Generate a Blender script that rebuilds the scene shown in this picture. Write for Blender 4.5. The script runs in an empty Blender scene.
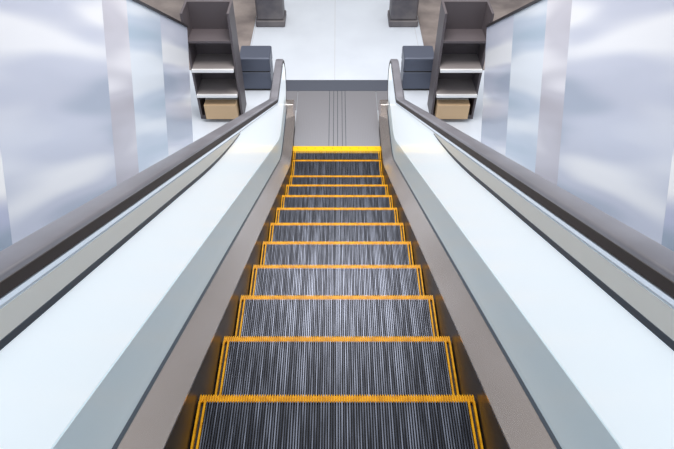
import bpy, bmesh, math, random
from math import sin, cos, tan, radians, pi, sqrt
random.seed(4)
sc = bpy.context.scene
COL = sc.collection

# ------------------------------------------------------------------ helpers
def link(o, parent=None):
    COL.objects.link(o)
    if parent: o.parent = parent
    return o

def meshobj(name, verts, faces, mat, parent=None, smooth=False, loc=None):
    me = bpy.data.meshes.new(name)
    me.from_pydata(verts, [], faces)
    bm = bmesh.new(); bm.from_mesh(me)
    bmesh.ops.recalc_face_normals(bm, faces=bm.faces)
    bm.to_mesh(me); bm.free()
    if smooth:
        for p in me.polygons: p.use_smooth = True
    me.materials.append(mat)
    o = bpy.data.objects.new(name, me)
    if loc: o.location = loc
    return link(o, parent)

class MB:
    def __init__(s): s.v = []; s.f = []
    def box(s, x0, x1, y0, y1, z0, z1):
        b = len(s.v)
        s.v += [(x0,y0,z0),(x1,y0,z0),(x1,y1,z0),(x0,y1,z0),(x0,y0,z1),(x1,y0,z1),(x1,y1,z1),(x0,y1,z1)]
        s.f += [tuple(b+i for i in q) for q in ((0,3,2,1),(4,5,6,7),(0,1,5,4),(1,2,6,5),(2,3,7,6),(3,0,4,7))]
        return s
    def prism_x(s, prof, x0, x1):          # prof: (y,z) outline extruded along x
        b = len(s.v); n = len(prof)
        s.v += [(x0,y,z) for y,z in prof] + [(x1,y,z) for y,z in prof]
        for i in range(n):
            j = (i+1) % n
            s.f.append((b+i, b+j, b+n+j, b+n+i))
        s.f.append(tuple(b+i for i in range(n-1,-1,-1))); s.f.append(tuple(b+n+i for i in range(n)))
        return s
    def prism_y(s, prof, y0, y1):          # prof: (x,z)
        b = len(s.v); n = len(prof)
        s.v += [(x,y0,z) for x,z in prof] + [(x,y1,z) for x,z in prof]
        for i in range(n):
            j = (i+1) % n
            s.f.append((b+i, b+j, b+n+j, b+n+i))
        s.f.append(tuple(b+i for i in range(n-1,-1,-1))); s.f.append(tuple(b+n+i for i in range(n)))
        return s
    def disc(s, x, y, z, r, h, n=10):
        b = len(s.v)
        for zz in (z, z+h):
            s.v += [(x+r*cos(2*pi*i/n), y+r*sin(2*pi*i/n), zz) for i in range(n)]
        for i in range(n):
            j = (i+1) % n
            s.f.append((b+i, b+j, b+n+j, b+n+i))
        s.f.append(tuple(b+i for i in range(n-1,-1,-1))); s.f.append(tuple(b+n+i for i in range(n)))
        return s
    def build(s, name, mat, parent=None, smooth=False, loc=None, bevel=0):
        o = meshobj(name, s.v, s.f, mat, parent, smooth, loc)
        if bevel:
            m = o.modifiers.new('bevel', 'BEVEL'); m.width = bevel; m.segments = 3; m.limit_method = 'ANGLE'
        return o

def tag(o, label=None, cat=None, group=None, kind=None):
    if label: o['label'] = label
    if cat: o['category'] = cat
    if group: o['group'] = group
    if kind: o['kind'] = kind
    return o

def empty(name, loc=(0,0,0)):
    o = bpy.data.objects.new(name, None); o.location = loc
    o.empty_display_size = .1
    return link(o)

# ------------------------------------------------------------------ materials
def mat(name, col, rough=.5, metal=0., emit=None, estr=0., coat=0.):
    m = bpy.data.materials.new(name); m.use_nodes = True
    b = m.node_tree.nodes['Principled BSDF']
    b.inputs['Base Color'].default_value = (*col, 1)
    b.inputs['Roughness'].default_value = rough
    b.inputs['Metallic'].default_value = metal
    b.inputs['Coat Weight'].default_value = coat
    if emit:
        b.inputs['Emission Color'].default_value = (*emit, 1)
        b.inputs['Emission Strength'].default_value = estr
    return m

def noise_mix(m, c0, c1, scale, mapscale=(1,1,1), rot=(0,0,0), detail=3., lo=.35, hi=.65, distort=0., rough_amp=None, bump=0.):
    nt = m.node_tree; N = nt.nodes; L = nt.links
    b = N['Principled BSDF']
    tc = N.new('ShaderNodeTexCoord'); mp = N.new('ShaderNodeMapping')
    mp.inputs['Scale'].default_value = mapscale; mp.inputs['Rotation'].default_value = rot
    mp.vector_type = 'TEXTURE' if False else 'POINT'
    no = N.new('ShaderNodeTexNoise'); no.inputs['Scale'].default_value = scale
    no.inputs['Detail'].default_value = detail; no.inputs['Distortion'].default_value = distort
    cr = N.new('ShaderNodeValToRGB')
    cr.color_ramp.elements[0].position = lo; cr.color_ramp.elements[0].color = (*c0, 1)
    cr.color_ramp.elements[1].position = hi; cr.color_ramp.elements[1].color = (*c1, 1)
    L.new(tc.outputs['Object'], mp.inputs['Vector']); L.new(mp.outputs['Vector'], no.inputs['Vector'])
    L.new(no.outputs['Fac'], cr.inputs['Fac']); L.new(cr.outputs['Color'], b.inputs['Base Color'])
    if rough_amp:
        mr = N.new('ShaderNodeMapRange'); mr.inputs['To Min'].default_value = rough_amp[0]; mr.inputs['To Max'].default_value = rough_amp[1]
        L.new(no.outputs['Fac'], mr.inputs['Value']); L.new(mr.outputs['Result'], b.inputs['Roughness'])
    if bump:
        bp = N.new('ShaderNodeBump'); bp.inputs['Strength'].default_value = bump; bp.inputs['Distance'].default_value = .002
        L.new(no.outputs['Fac'], bp.inputs['Height']); L.new(bp.outputs['Normal'], b.inputs['Normal'])
    return cr, no

M = {}
M['cleat'] = mat('dark_cleated_aluminium', (.115,.125,.16), .34, .75)
noise_mix(M['cleat'], (.03,.034,.048), (.19,.21,.27), 9, (9,.35,1), detail=4, lo=.4, hi=.66, rough_amp=(.3,.5))
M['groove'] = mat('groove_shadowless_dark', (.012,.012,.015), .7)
M['yellow'] = mat('yellow_edge_paint', (.80,.37,.008), .42)
noise_mix(M['yellow'], (.56,.24,.002), (.80,.39,.004), 30, detail=4, lo=.3, hi=.6)
M['comb_yellow'] = mat('comb_yellow', (.92,.52,.002), .45)
for k in ('yellow','comb_yellow'): M[k].node_tree.nodes['Principled BSDF'].inputs['Specular IOR Level'].default_value = .2
M['steel'] = mat('brushed_steel', (.80,.76,.74), .27, .9)
noise_mix(M['steel'], (.76,.69,.65), (.82,.755,.72), 1.5, (1,1,1), detail=2)
M['skirt'] = mat('skirt_dark_steel', (.17,.15,.13), .34, .9)
M['glass_glow'] = mat('white_panel_added_glow', (.80,.86,.90), .22, 0., (.84,.93,1.0), .43)  # emission added so the white panels come out bright enough
M['deck_reflection_strip'] = mat('pale_blue_reflection', (.74,.86,.92), .30, .05)  # reflected deck tone, put into the colour
M['gasket'] = mat('dark_gasket', (.05,.065,.085), .4)
M['cream'] = mat('satin_aluminium', (.86,.87,.83), .35, .2)
M['pale'] = mat('pale_anodised_bead', (.74,.83,.94), .3, .2)
M['rubber'] = mat('handrail_rubber', (.055,.045,.048), .34, 0., coat=.35)
noise_mix(M['rubber'], (.15,.145,.165), (.20,.195,.22), 4, detail=3)  # grey-lilac base colour carries the sky reflection on the belt's top
M['rubber_lip'] = mat('dark_handrail_lip', (.028,.019,.018), .5)
M['rubber'].node_tree.nodes['Principled BSDF'].inputs['Coat Roughness'].default_value = .3
M['cladding'] = mat('grey_cladding', (.33,.34,.36), .4, .6)
M['plate'] = mat('ribbed_landing_steel', (.36,.355,.385), .40, .7)
M['strip'] = mat('dark_strip', (.085,.095,.125), .5, .2)
M['screw'] = mat('screw_steel', (.12,.11,.10), .4, .8)
M['shelf_white'] = mat('white_shelf', (.85,.85,.86), .4)
M['shelf_dark'] = mat('dark_brown_panel', (.095,.08,.088), .5)
M['shelf_top'] = mat('taupe_shelf_board', (.30,.27,.27), .5)
M['tan'] = mat('tan_card', (.60,.42,.25), .7)
M['bin'] = mat('blue_grey_metal', (.10,.115,.16), .4, .3)
M['black'] = mat('black_plastic', (.02,.02,.022), .4)
M['pillar_dark'] = mat('dark_pillar_cladding', (.12,.11,.125), .5)
noise_mix(M['pillar_dark'], (.09,.085,.10), (.17,.155,.16), 3)
M['pillar_pale'] = mat('pale_pillar_cladding', (.44,.45,.49), .5)
noise_mix(M['pillar_pale'], (.34,.34,.38), (.52,.54,.59), 3, (1,1,.4))
M['taupe_floor'] = mat('taupe_carpet', (.24,.20,.18), .9)
noise_mix(M['taupe_floor'], (.19,.16,.155), (.33,.28,.26), 2.2, detail=6)
M['wall'] = mat('warm_wall_paint', (.16,.13,.115), .7)
noise_mix(M['wall'], (.13,.105,.09), (.16,.13,.115), .8)
M['cap'] = mat('dark_cap', (.05,.045,.05), .4, .5)

# plate ribs along the travel direction
nt = M['plate'].node_tree
tc = nt.nodes.new('ShaderNodeTexCoord'); wv = nt.nodes.new('ShaderNodeTexWave')
wv.wave_type = 'BANDS'; wv.bands_direction = 'X'; wv.inputs['Scale'].default_value = 16
bp = nt.nodes.new('ShaderNodeBump'); bp.inputs['Strength'].default_value = .25; bp.inputs['Distance'].default_value = .002
nt.links.new(tc.outputs['Object'], wv.inputs['Vector']); nt.links.new(wv.outputs['Fac'], bp.inputs['Height'])
nt.links.new(bp.outputs['Normal'], nt.nodes['Principled BSDF'].inputs['Normal'])

# pale polished floor of large tiles
def floor_mat():
    m = mat('pale_polished_tiles', (.74,.78,.83), .22)
    nt = m.node_tree; N = nt.nodes; L = nt.links; b = N['Principled BSDF']
    tc = N.new('ShaderNodeTexCoord')
    br = N.new('ShaderNodeTexBrick'); br.offset = 0; br.squash = 1
    br.inputs['Color1'].default_value = (.66,.71,.79,1); br.inputs['Color2'].default_value = (.68,.72,.78,1)
    br.inputs['Mortar'].default_value = (.56,.57,.60,1); br.inputs['Scale'].default_value = 1.
    br.inputs['Mortar Size'].default_value = .004; br.inputs['Brick Width'].default_value = 1.2; br.inputs['Row Height'].default_value = 20.
    mp = N.new('ShaderNodeMapping'); mp.inputs['Location'].default_value = (.03, 5., 0)
    no = N.new('ShaderNodeTexNoise'); no.inputs['Scale'].default_value = 1.6; no.inputs['Detail'].default_value = 4
    mx = N.new('ShaderNodeMix'); mx.data_type = 'RGBA'; mx.blend_type = 'MULTIPLY'; mx.inputs[0].default_value = .35
    cr = N.new('ShaderNodeValToRGB'); cr.color_ramp.elements[0].position=.35; cr.color_ramp.elements[0].color=(.82,.82,.84,1); cr.color_ramp.elements[1].position=.65
    L.new(tc.outputs['Object'], mp.inputs['Vector']); L.new(mp.outputs['Vector'], br.inputs['Vector'])
    L.new(tc.outputs['Object'], no.inputs['Vector']); L.new(no.outputs['Fac'], cr.inputs['Fac'])
    L.new(br.outputs['Color'], mx.inputs[6]); L.new(cr.outputs['Color'], mx.inputs[7]); L.new(mx.outputs[2], b.inputs['Base Color'])
    return m
M['floor'] = floor_mat()

# ------------------------------------------------------------------ escalator geometry
HC = 4.125                       # eye height above the lower landing
A = radians(30)
Y0, Z0 = 1.0, 2.195              # nosing of the nearest visible step
YI = Y0 + Z0/tan(A)              # where the incline would meet the landing level
R = 1.0
T = R*tan(A/2)
def nose_z(y):
    if y < YI - T*cos(A): return Z0 - (y-Y0)*tan(A)
    if y > YI + T: return 0.
    return R - sqrt(R*R - (y-(YI+T))**2)
YEND = 5.72                      # newel centre
YSTART = -1.3
def path():
    """points (y, z, ny, nz) along the nosing line; n is the upward normal"""
    P = []
    ya = YI - T*cos(A); n = 40
    for i in range(n):
        y = YSTART + (ya-YSTART)*i/n
        P.append((y, nose_z(y), sin(A), cos(A)))
    for i in range(17):
        a = A*(1-i/16)
        P.append((YI+T-R*sin(a), R-R*cos(a), sin(a), cos(a)))
    for i in range(1, 7):
        y = YI+T+(YEND-YI-T)*i/6
        P.append((y, 0., 0., 1.))
    return P
PATH = path()

def sweep(name, prof, m, parent, sx, closed=True, smooth=False, pts=None, prof_fn=None):
    """prof: list of (x, above); swept along the path; sx mirrors it to the left or right"""
    pts = pts or PATH
    v = []; f = []; n = len(prof)
    for k, (y, z, ny, nz) in enumerate(pts):
        pr = prof_fn(k, y, z) if prof_fn else prof
        for (x, h) in pr: v.append((sx*x, y+ny*h, z+nz*h))
    seg = n if closed else n-1
    for k in range(len(pts)-1):
        for i in range(seg):
            j = (i+1) % n
            f.append((k*n+i, k*n+j, (k+1)*n+j, (k+1)*n+i))
    if closed:
        f.append(tuple(range(n))); e = (len(pts)-1)*n; f.append(tuple(e+n-1-i for i in range(n)))
    return meshobj(name, v, f, m, parent, smooth)

# ------------------------------------------------------------------ steps
W = 1.0; NC = 107; PITCH = W/NC; CW = PITCH*.42; CH = .013
SIDE = 3
def make_step():
    root = empty('escalator_step')
    D0 = -.392      # back end of the tread; nosing is at y = 0, tread surface at z = 0
    t = MB()
    for i in range(SIDE, NC-SIDE):
        x = -W/2 + (i+.5)*PITCH
        t.box(x-CW/2, x+CW/2, D0, -.026, -CH, 0)
    t.build('tread', M['cleat'], root)
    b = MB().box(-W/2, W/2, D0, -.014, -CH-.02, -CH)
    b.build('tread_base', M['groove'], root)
    nz = MB()
    nz.box(-W/2, W/2, -.026, -.002, -CH, -.0065)
    for i in range(NC):
        x = -W/2 + (i+.5)*PITCH
        nz.prism_x([(-.026,-.007),(-.026,.001),(-.003,.001),(.002,-.003),(.002,-.020),(-.006,-.020),(-.006,-.006)], x-CW/2, x+CW/2)
    tag(nz.build('nosing', M['yellow'], root), 'yellow ribbed front edge')
    for sx in (-1, 1):
        e = MB()
        for i in range(SIDE):
            if i == 1: continue
            x = sx*(W/2 - (i+.5)*PITCH)
            e.box(x-CW*.92, x+CW*.92, D0, -.026, -CH, (.0028, 0, .001)[i])
        x0, x1 = sorted((sx*W/2, sx*(W/2-SIDE*PITCH)))
        tag(e.build('side_edge', M['yellow'], root), 'yellow raised edge strip')
    r = MB().prism_x([(-.016,-.022),(-.012,-.022),(-.014,-.10),(-.022,-.17),(-.034,-.232),(-.040,-.232),(-.028,-.17),(-.02,-.10)], -W/2, W/2)
    r.build('riser', M['groove'], root)
    rc = MB()
    for i in range(NC):
        x = -W/2 + (i+.5)*PITCH
        rc.prism_x([(-.012,-.022),(-.004,-.022),(-.006,-.10),(-.014,-.17),(-.026,-.232),(-.034,-.232),(-.022,-.17),(-.014,-.10)], x-CW/2, x+CW/2)
    rc.build('riser_cleats', M['cleat'], root)
    return root

names = ['the step just behind the nearest visible one, under the viewer',
 'nearest escalator step, its yellow edge lowest in the photo and widest',
 'second escalator step from the viewer, just beyond the widest nearest one',
 'third escalator step from the viewer, counting down from the widest nearest one',
 'fourth escalator step from the viewer, counting down from the widest nearest one',
 'fifth escalator step from the viewer, counting down from the widest nearest one',
 'sixth escalator step from the viewer, about halfway down the flight',
 'sixth escalator step from the yellow comb, in the lower half of the flight',
 'fifth escalator step counting up from the yellow comb at the landing',
 'fourth escalator step counting up from the yellow comb at the landing',
 'third escalator step from the yellow comb, where the flight starts levelling',
 'flat escalator step directly before the last one, its whole tread in view',
 'last escalator step sliding under the yellow comb of the lower landing']
step0 = make_step()
for k, lab in enumerate(names):
    i = k-1
    if k == 0: r = step0
    else:
        r = step0.copy(); COL.objects.link(r)
        for ch in list(step0.children):
            c = ch.copy(); COL.objects.link(c); c.parent = r
    y = Y0 + .4*i
    r.location = (0, y, nose_z(y))
    tag(r, lab if k else 'escalator step right under the viewer, behind the nearest visible step', 'escalator step', 'steps of the escalator')

# ------------------------------------------------------------------ balustrades and handrails
HR = .797                 # handrail top above the nosing line
def newel_pts(rad, zc, n=14, a0=90, a1=-60):
    out = []
    for i in range(n+1):
        a = radians(a0 + (a1-a0)*i/n)
        out.append((YEND + rad*cos(a), zc + rad*sin(a)))
    return out
ZC = .50                  # newel centre height
for sx, side in ((-1, 'left'), (1, 'right')):
    other = 'right' if side == 'left' else 'left'
    root = empty('balustrade', (sx*.6, 0, 0)); root.location = (0, 0, 0)
    tag(root, '%s-hand escalator balustrade, white panel with added glow over a brushed steel deck' % side, 'balustrade', 'balustrades of the escalator')
    sweep('skirt_panel', [(.506,-.30),(.506,.086),(.511,.086),(.511,-.30)], M['skirt'], root, sx)
    # steel deck in lengths with fine joints
    n = len(PATH); cuts = [0, 31, n-1]
    for a, b in zip(cuts[:-1], cuts[1:]):
        pts = list(PATH[a:b+1])
        y, z, ny, nz = pts[-1]
        if b != n-1:      # leave a 2 mm joint
            ty, tz = nz, -ny
            pts[-1] = (y-ty*.002, z-tz*.002, ny, nz)
        o = sweep('inner_deck', [(.505,.080),(.505,.088),(.600,.153),(.600,.135),(.515,.078)], M['steel'], root, sx, pts=pts)
    sweep('glass_gasket', [(.600,.125),(.600,.156),(.6085,.163),(.614,.163),(.614,.125)], M['gasket'], root, sx)
    sweep('deck_reflection_strip', [(.609,.150),(.609,.372),(.612,.376),(.618,.376),(.618,.150)], M['deck_reflection_strip'], root, sx)  # separate strip standing in for the deck's reflection in the glass
    # upper panel incl. rounded newel end
    v = []; top = [(y+ny*.752, z+nz*.752) for (y,z,ny,nz) in PATH]
    bot = [(y+ny*.376, z+nz*.376) for (y,z,ny,nz) in PATH]
    ring = newel_pts(.252, ZC, 16, 90, -90)
    outline = bot + [(YEND, .25)] + list(reversed(ring))[1:-1] + list(reversed(top))
    outline = [outline[0]] + [p for q, p in zip(outline, outline[1:]) if abs(p[0]-q[0])+abs(p[1]-q[1]) > 1e-4]
    mb = MB().prism_x(outline, sx*.611, sx*.619)
    tag(mb.build('glass_panel', M['glass_glow'], root), 'milky white panel with added glow')
    # newel foot under the rounded end
    foot = [(YEND-.02,0),(YEND+.20,0),(YEND+.22,.06),(YEND+.20,.15),(YEND+.12,.24),(YEND-.02,.26)]
    MB().prism_x(foot, sx*.512, sx*.70).build('newel_base', M['steel'], root, bevel=.012)
    # rail trim under the handrail, tapering out partway down
    YA, YB = 1.55, 2.55
    def tr(k, y, z, lo=.688, hi=.742):
        t = min(1., max(0., (y-YA)/(YB-YA)))
        l = lo + (hi-.004-lo)*t*t
        return [(.605,l),(.604,hi),(.611,hi),(.611,l)]
    tpts = [p for p in PATH if p[0] < YB+.05]
    def tb(k, y, z):
        t = min(1., max(0., (y-YA)/(YB-YA)))
        l = .672+(.736-.672)*t*t; h = .688+(.738-.688)*t*t
        return [(.603,l),(.603,h),(.611,h),(.611,l)]
    sweep('gasket_line', [0]*4, M['gasket'], root, sx, pts=tpts, prof_fn=tb)
    sweep('rail_trim', [0]*4, M['cream'], root, sx, pts=tpts, prof_fn=tr)
    sweep('rail_bead', [(.606,.742),(.602,.750),(.606,.757),(.616,.757),(.616,.742)], M['pale'], root, sx)
    # outer side: outer deck and cladding
    sweep('outer_deck', [(.62,.150),(.62,.165),(.78,.165),(.78,.150)], M['steel'], root, sx)
    v = []; f = []
    pp = [p for p in PATH]
    for (y,z,ny,nz) in pp:
        v += [(sx*.775, y+ny*.15, z+nz*.15), (sx*.775, y-ny*.55+0*z, max(.0, z-nz*.55) if z>.0 else 0.)]
    for k in range(len(pp)-1): f.append((2*k, 2*k+1, 2*k+3, 2*k+2))
    oc = meshobj('side_cladding', v, f, M['cladding'], root)
    so = oc.modifiers.new('thick', 'SOLIDIFY'); so.thickness = .01
    # --- handrail, a moving belt: its own thing
    hp = [(y, z, ny, nz, HR) for (y,z,ny,nz) in PATH]
    sec = []
    xc = .650; hw = .041; th = .034; rr = .010
    for cx_, cz_, a0 in ((hw-rr, -rr, 0), (-hw+rr, -rr, 90), (-hw+rr, -th+rr, 180), (hw-rr, -th+rr, 270)):
        for q in range(4):
            a = radians(a0+q*30)
            sec.append((xc+cx_+rr*cos(a), cz_+rr*sin(a)+ (.004 if 0 < a < pi else 0)*(1-abs(cx_/hw)*.6)))
    pts = [(y+ny*HR, z+nz*HR, ny, nz) for (y,z,ny,nz) in PATH]
    rad = HR - ZC
    for i in range(1, 23):
        a = radians(90 - i*8)
        pts.append((YEND+rad*cos(a), ZC+rad*sin(a), cos(a), sin(a)))
    h = sweep('handrail', sec, M['rubber'], None, sx, smooth=True, pts=pts)
    lp = sweep('inner_lip', [(.6075,-.037),(.6075,-.011),(.612,-.008),(.688,-.008),(.6925,-.011),(.6925,-.037)], M['rubber_lip'], h, sx, pts=pts)
    tag(lp, 'dark brown lower lip')
    tag(h, 'dark rubber handrail belt along the top of the %s-hand balustrade' % side, 'handrail', 'moving handrails')
    sweep('handrail_guide', [(.625,.742),(.625,.766),(.675,.766),(.675,.742)], M['gasket'], root, sx)

tp = sweep('escalator_truss', [(-.60,-.30),(.60,-.30),(.60,-.33),(-.60,-.33)], M['gasket'], None, 1)
tag(tp, 'dark inclined truss floor running under the escalator steps', 'truss', kind='structure')

# ------------------------------------------------------------------ comb and landing plate
YC = 5.145
comb = empty('comb_plate', (0, YC, 0))
tag(comb, 'yellow comb plate across the foot of the escalator where steps disappear', 'comb plate')
HWC = .503
c = MB().prism_x([(0,.0045),(.012,.013),(.070,.016),(.078,.016),(.078,.0045)], -HWC, HWC)
tag(c.build('comb_segment', M['comb_yellow'], comb), 'bright yellow comb strip')
t = MB()
for i in range(1, NC):
    x = -W/2 + i*PITCH
    t.prism_x([(-.022,-.006),(-.014,.000),(.002,.008),(.002,-.006)], x-PITCH*.2, x+PITCH*.2)
t.build('comb_teeth', M['comb_yellow'], comb)
for i in range(10):
    MB().disc(-.45+.1*i, .042, .0145, .0055, .0022).build('screw', M['screw'], comb)
YP0, YP1, YP2 = YC+.079, 6.37, 6.63
plate = empty('landing_plate', (0, YP0, 0))
tag(plate, 'grey ribbed steel landing plate beyond the yellow comb', 'landing plate')
xs = [-HWC, -.094, -.041, .008, .063, .104, HWC]
mb = MB()
for a, b in zip(xs[:-1], xs[1:]):
    mb.box(a+.003, b-.003, 0, YP1-YP0, .0065, .014)
pb = mb.build('cover_plate', M['plate'], plate)
MB().box(-HWC+.002, HWC-.002, .004, YP1-YP0-.004, .0035, .0065).build('frame_plate', M['gasket'], plate)
for sx in (-1, 1):
    x0, x1 = sorted((sx*.506, sx*.86))
    MB().box(x0, x1, 5.96-YP0, YP1-YP0, 0, .014).build('side_plate', M['plate'], plate)
st = MB().box(-.81, .81, YP1+.003, YP2, .0, .015).build('threshold_strip', M['strip'])
tag(st, 'dark strip across the floor at the far edge of the landing plate', 'threshold strip')

# ------------------------------------------------------------------ the hall
fl = MB()
fl.box(-8, -.60, -3, 13, -.2, -.001)
fl.box(.60, 8, -3, 13, -.2, -.001)
fl.box(-.60, .60, 5.62, 13, -.2, -.001)      # open pit under the moving steps
f_ = fl.build('floor', M['floor']); tag(f_, kind='structure')
w = MB().box(-8, 8, 13, 13.2, -.2, 6).build('wall_far', M['wall']); tag(w, kind='structure')
w = MB().box(-8.2, -8, -3, 13.2, -.2, 6).build('wall_left', M['wall']); tag(w, kind='structure')
w = MB().box(8, 8.2, -3, 13.2, -.2, 6).build('wall_right', M['wall']); tag(w, kind='structure')

# marbled cladding partitions beside the escalator
def marble(name, c0, c1, c2, seed, scale=1.):
    m = mat(name, c1, .25)
    nt = m.node_tree; N = nt.nodes; L = nt.links; b = N['Principled BSDF']
    tc = N.new('ShaderNodeTexCoord'); mp = N.new('ShaderNodeMapping')
    mp.inputs['Rotation'].default_value = (radians(32), 0, 0)
    mp2 = N.new('ShaderNodeMapping'); mp2.inputs['Scale'].default_value = (1, .34*scale, 2.3*scale); mp2.inputs['Location'].default_value = (0, seed*1.7, seed)
    no = N.new('ShaderNodeTexNoise'); no.inputs['Scale'].default_value = 1.15; no.inputs['Detail'].default_value = 1.6; no.inputs['Roughness'].default_value = .45
    cr = N.new('ShaderNodeValToRGB'); e = cr.color_ramp.elements
    e[0].position = .36; e[0].color = (*c0, 1); e[1].position = .64; e[1].color = (*c2, 1)
    k = e.new(.5); k.color = (*c1, 1); cr.color_ramp.interpolation = 'EASE'
    L.new(tc.outputs['Object'], mp.inputs['Vector']); L.new(mp.outputs['Vector'], mp2.inputs['Vector'])
    L.new(mp2.outputs['Vector'], no.inputs['Vector']); L.new(no.outputs['Fac'], cr.inputs['Fac']); L.new(cr.outputs['Color'], b.inputs['Base Color'])
    return m
MW = [marble('marbled_a', (.20,.29,.34), (.50,.53,.68), (.93,.92,.93), 4.6),
      marble('marbled_b', (.40,.45,.56), (.56,.59,.70), (.84,.85,.89), 7.4),
      marble('marbled_c', (.40,.50,.62), (.52,.60,.72), (.76,.81,.88), 1.3),
      marble('marbled_d', (.46,.44,.50), (.56,.55,.62), (.82,.81,.86), 5.2)]
XW = 1.6
YW0, YW1 = -.6, 5.75
def top(y): return 2.165 - .671*(y-4.31)
joints = [YW0, 1.4, 2.7, 3.85, 4.25, 4.95, 5.75]
mats = [0, 0, 1, 3, 2, 1]
lean = .35
for sx, side in ((-1,'left'),(1,'right')):
    root = empty('cladding_partition', (sx*XW, 0, 0))
    tag(root, 'pale marbled partition wall with a dark sloping cap, %s of the escalator' % side, 'partition', 'partitions flanking the escalator')
    for a, b, k in zip(joints[:-1], joints[1:], mats):
        n = 6
        lx, lz = .557, .83           # joints run square to the sloping cap
        def foot_y(q): return q - top(q)*lx/lz
        prof = [(max(foot_y(a), -2.6)+.0008,0),(foot_y(b),0),(b,top(b)),(a+.0008,top(a))]
        if foot_y(a) < -2.6: prof.append((-2.6, top(a)-(a+2.6)*lz/lx))
        x0, x1 = sorted((0, sx*.05))
        MB().prism_x(prof, x0, x1).build('cladding_panel', MW[k], root)
    n = 24
    prof = [(YW0+(YW1-YW0)*i/n, top(YW0+(YW1-YW0)*i/n)) for i in range(n+1)]
    pr = [(y, z+.002) for y,z in prof] + [(y, z+.028) for y,z in reversed(prof)]
    MB().prism_x(pr, *sorted((-sx*.012, sx*.062))).build('cap_rail', M['cap'], root)

# shop things on the lower floor
for sx, side in ((-1,'left'),(1,'right')):
    # display shelf
    root = empty('display_shelf', (sx*1.40, 5.90, 0))
    tag(root, 'dark brown display stand with two white shelves, beyond the %s partition' % side, 'shelf unit', 'display stands at the foot of the escalator')
    MB().box(-.26,.26,.16,.20,0,1.34).build('back_panel', M['shelf_dark'], root)
    for q in (-1,1):
        x0, x1 = sorted((q*.235, q*.26)); MB().box(x0,x1,-.12,.16,0,1.34).build('side_panel', M['shelf_dark'], root)
    for z in (.36, .69):
        sh = MB().box(-.235,.235,-.17,.16,z,z+.022).build('shelf', M['shelf_top'], root)
        tag(MB().box(-.235,.235,-.20,-.17,z-.006,z+.026).build('shelf_lip', M['shelf_white'], sh), 'white front lip')
    MB().box(-.235,.235,-.12,.16,1.0,1.025).build('top_shelf', M['shelf_dark'], root)
    MB().box(-.235,.235,-.12,.16,0,.05).build('plinth', M['shelf_dark'], root)
    # tan box on the plinth
    bx = empty('cardboard_box', (sx*1.385, 5.85, .0505))
    tag(bx, 'tan cardboard box on the bottom of the %s display stand' % side, 'box', 'cardboard boxes in the display stands')
    MB().box(-.19,.19,-.15,.14,0,.20).build('carton', M['tan'], bx, bevel=.004)
    MB().box(-.19,.19,-.03,.03,.20,.203).build('tape', M['cream'], bx)
    # low blue grey cabinet
    cb = empty('low_cabinet', (sx*1.03, 6.55, 0))
    tag(cb, 'low blue-grey cabinet on the pale floor near the %s newel' % side, 'cabinet', 'low cabinets beside the landing')
    MB().box(-.19,.19,-.16,.16,.03,.27).build('body', M['bin'], cb, bevel=.012)
    MB().box(-.195,.195,-.165,.165,.285,.47).build('lid', M['bin'], cb, bevel=.02)
    MB().box(-.17,.17,-.14,.14,0,.03).build('plinth', M['black'], cb)
    MB().box(-.18,.18,-.15,.15,.27,.285).build('seam', M['black'], cb)
    # dark pillar
    pl = empty('square_pillar', (sx*1.0, 8.3, 0))
    tag(pl, 'dark grey square pillar standing on white floor, %s of the centre line' % side, 'pillar', 'dark pillars in the hall')
    MB().box(-.20,.20,-.17,.17,.10,3.0).build('shaft', M['pillar_dark'], pl, bevel=.03)
    MB().box(-.22,.22,-.19,.19,0,.10).build('plinth', M['pillar_dark'], pl, bevel=.02)
    # pale pillar
    pl = empty('pale_pillar', (sx*1.72, 7.55, 0))
    tag(pl, 'light grey square pillar behind the %s display stand' % side, 'pillar', 'light grey pillars in the hall')
    MB().box(-.16,.16,-.16,.16,.08,3.0).build('shaft', M['pillar_pale'], pl, bevel=.02)
    MB().box(-.18,.18,-.18,.18,0,.08).build('plinth', M['pillar_pale'], pl, bevel=.015)
    # carpet
    x0, x1 = sorted((sx*1.25, sx*5.5))
    cp = MB().box(x0, x1, 6.9, 10.5, 0, .012).build('shop_carpet', M['taupe_floor'])
    tag(cp, 'taupe carpet laid on the shop floor beyond the %s partition' % side, 'carpet', 'taupe carpets')

# ------------------------------------------------------------------ light
wd = bpy.data.worlds.new('hall_light'); sc.world = wd; wd.use_nodes = True
nt = wd.node_tree; bg = nt.nodes['Background']
bg.inputs['Color'].default_value = (.90,.95,1.0,1); bg.inputs['Strength'].default_value = .86
def area(name, loc, rot, size, sy, power, col):
    l = bpy.data.lights.new(name, 'AREA'); l.shape = 'RECTANGLE'; l.size = size; l.size_y = sy; l.energy = power; l.color = col
    o = bpy.data.objects.new(name, l); o.location = loc; o.rotation_euler = rot; link(o); return o
area('hall_fill_light', (0, 8, 7.0), (0,0,0), 8.0, 5.0, 250, (1,.97,.93))  # added unseen fill that brightens the lower hall floor
area('deck_fill_light', (0, 4.6, 5.2), (0,0,0), 1.6, 1.6, 150, (1,.95,.90))  # added unseen fill for the brightness gradient on deck and lower steps

# ------------------------------------------------------------------ camera
cam = bpy.data.cameras.new('camera'); cam.sensor_width = 36; cam.lens = 571/674*36
cam.clip_start = .05
co = bpy.data.objects.new('camera', cam); co.location = (0.0005, 0, HC); co.rotation_euler = (radians(90-46.0), 0, 0)
link(co); sc.camera = co
vs = sc.view_settings
vs.view_transform = 'Standard'; vs.look = 'None'; vs.gamma = 1; vs.exposure = .2; vs.use_curve_mapping = False
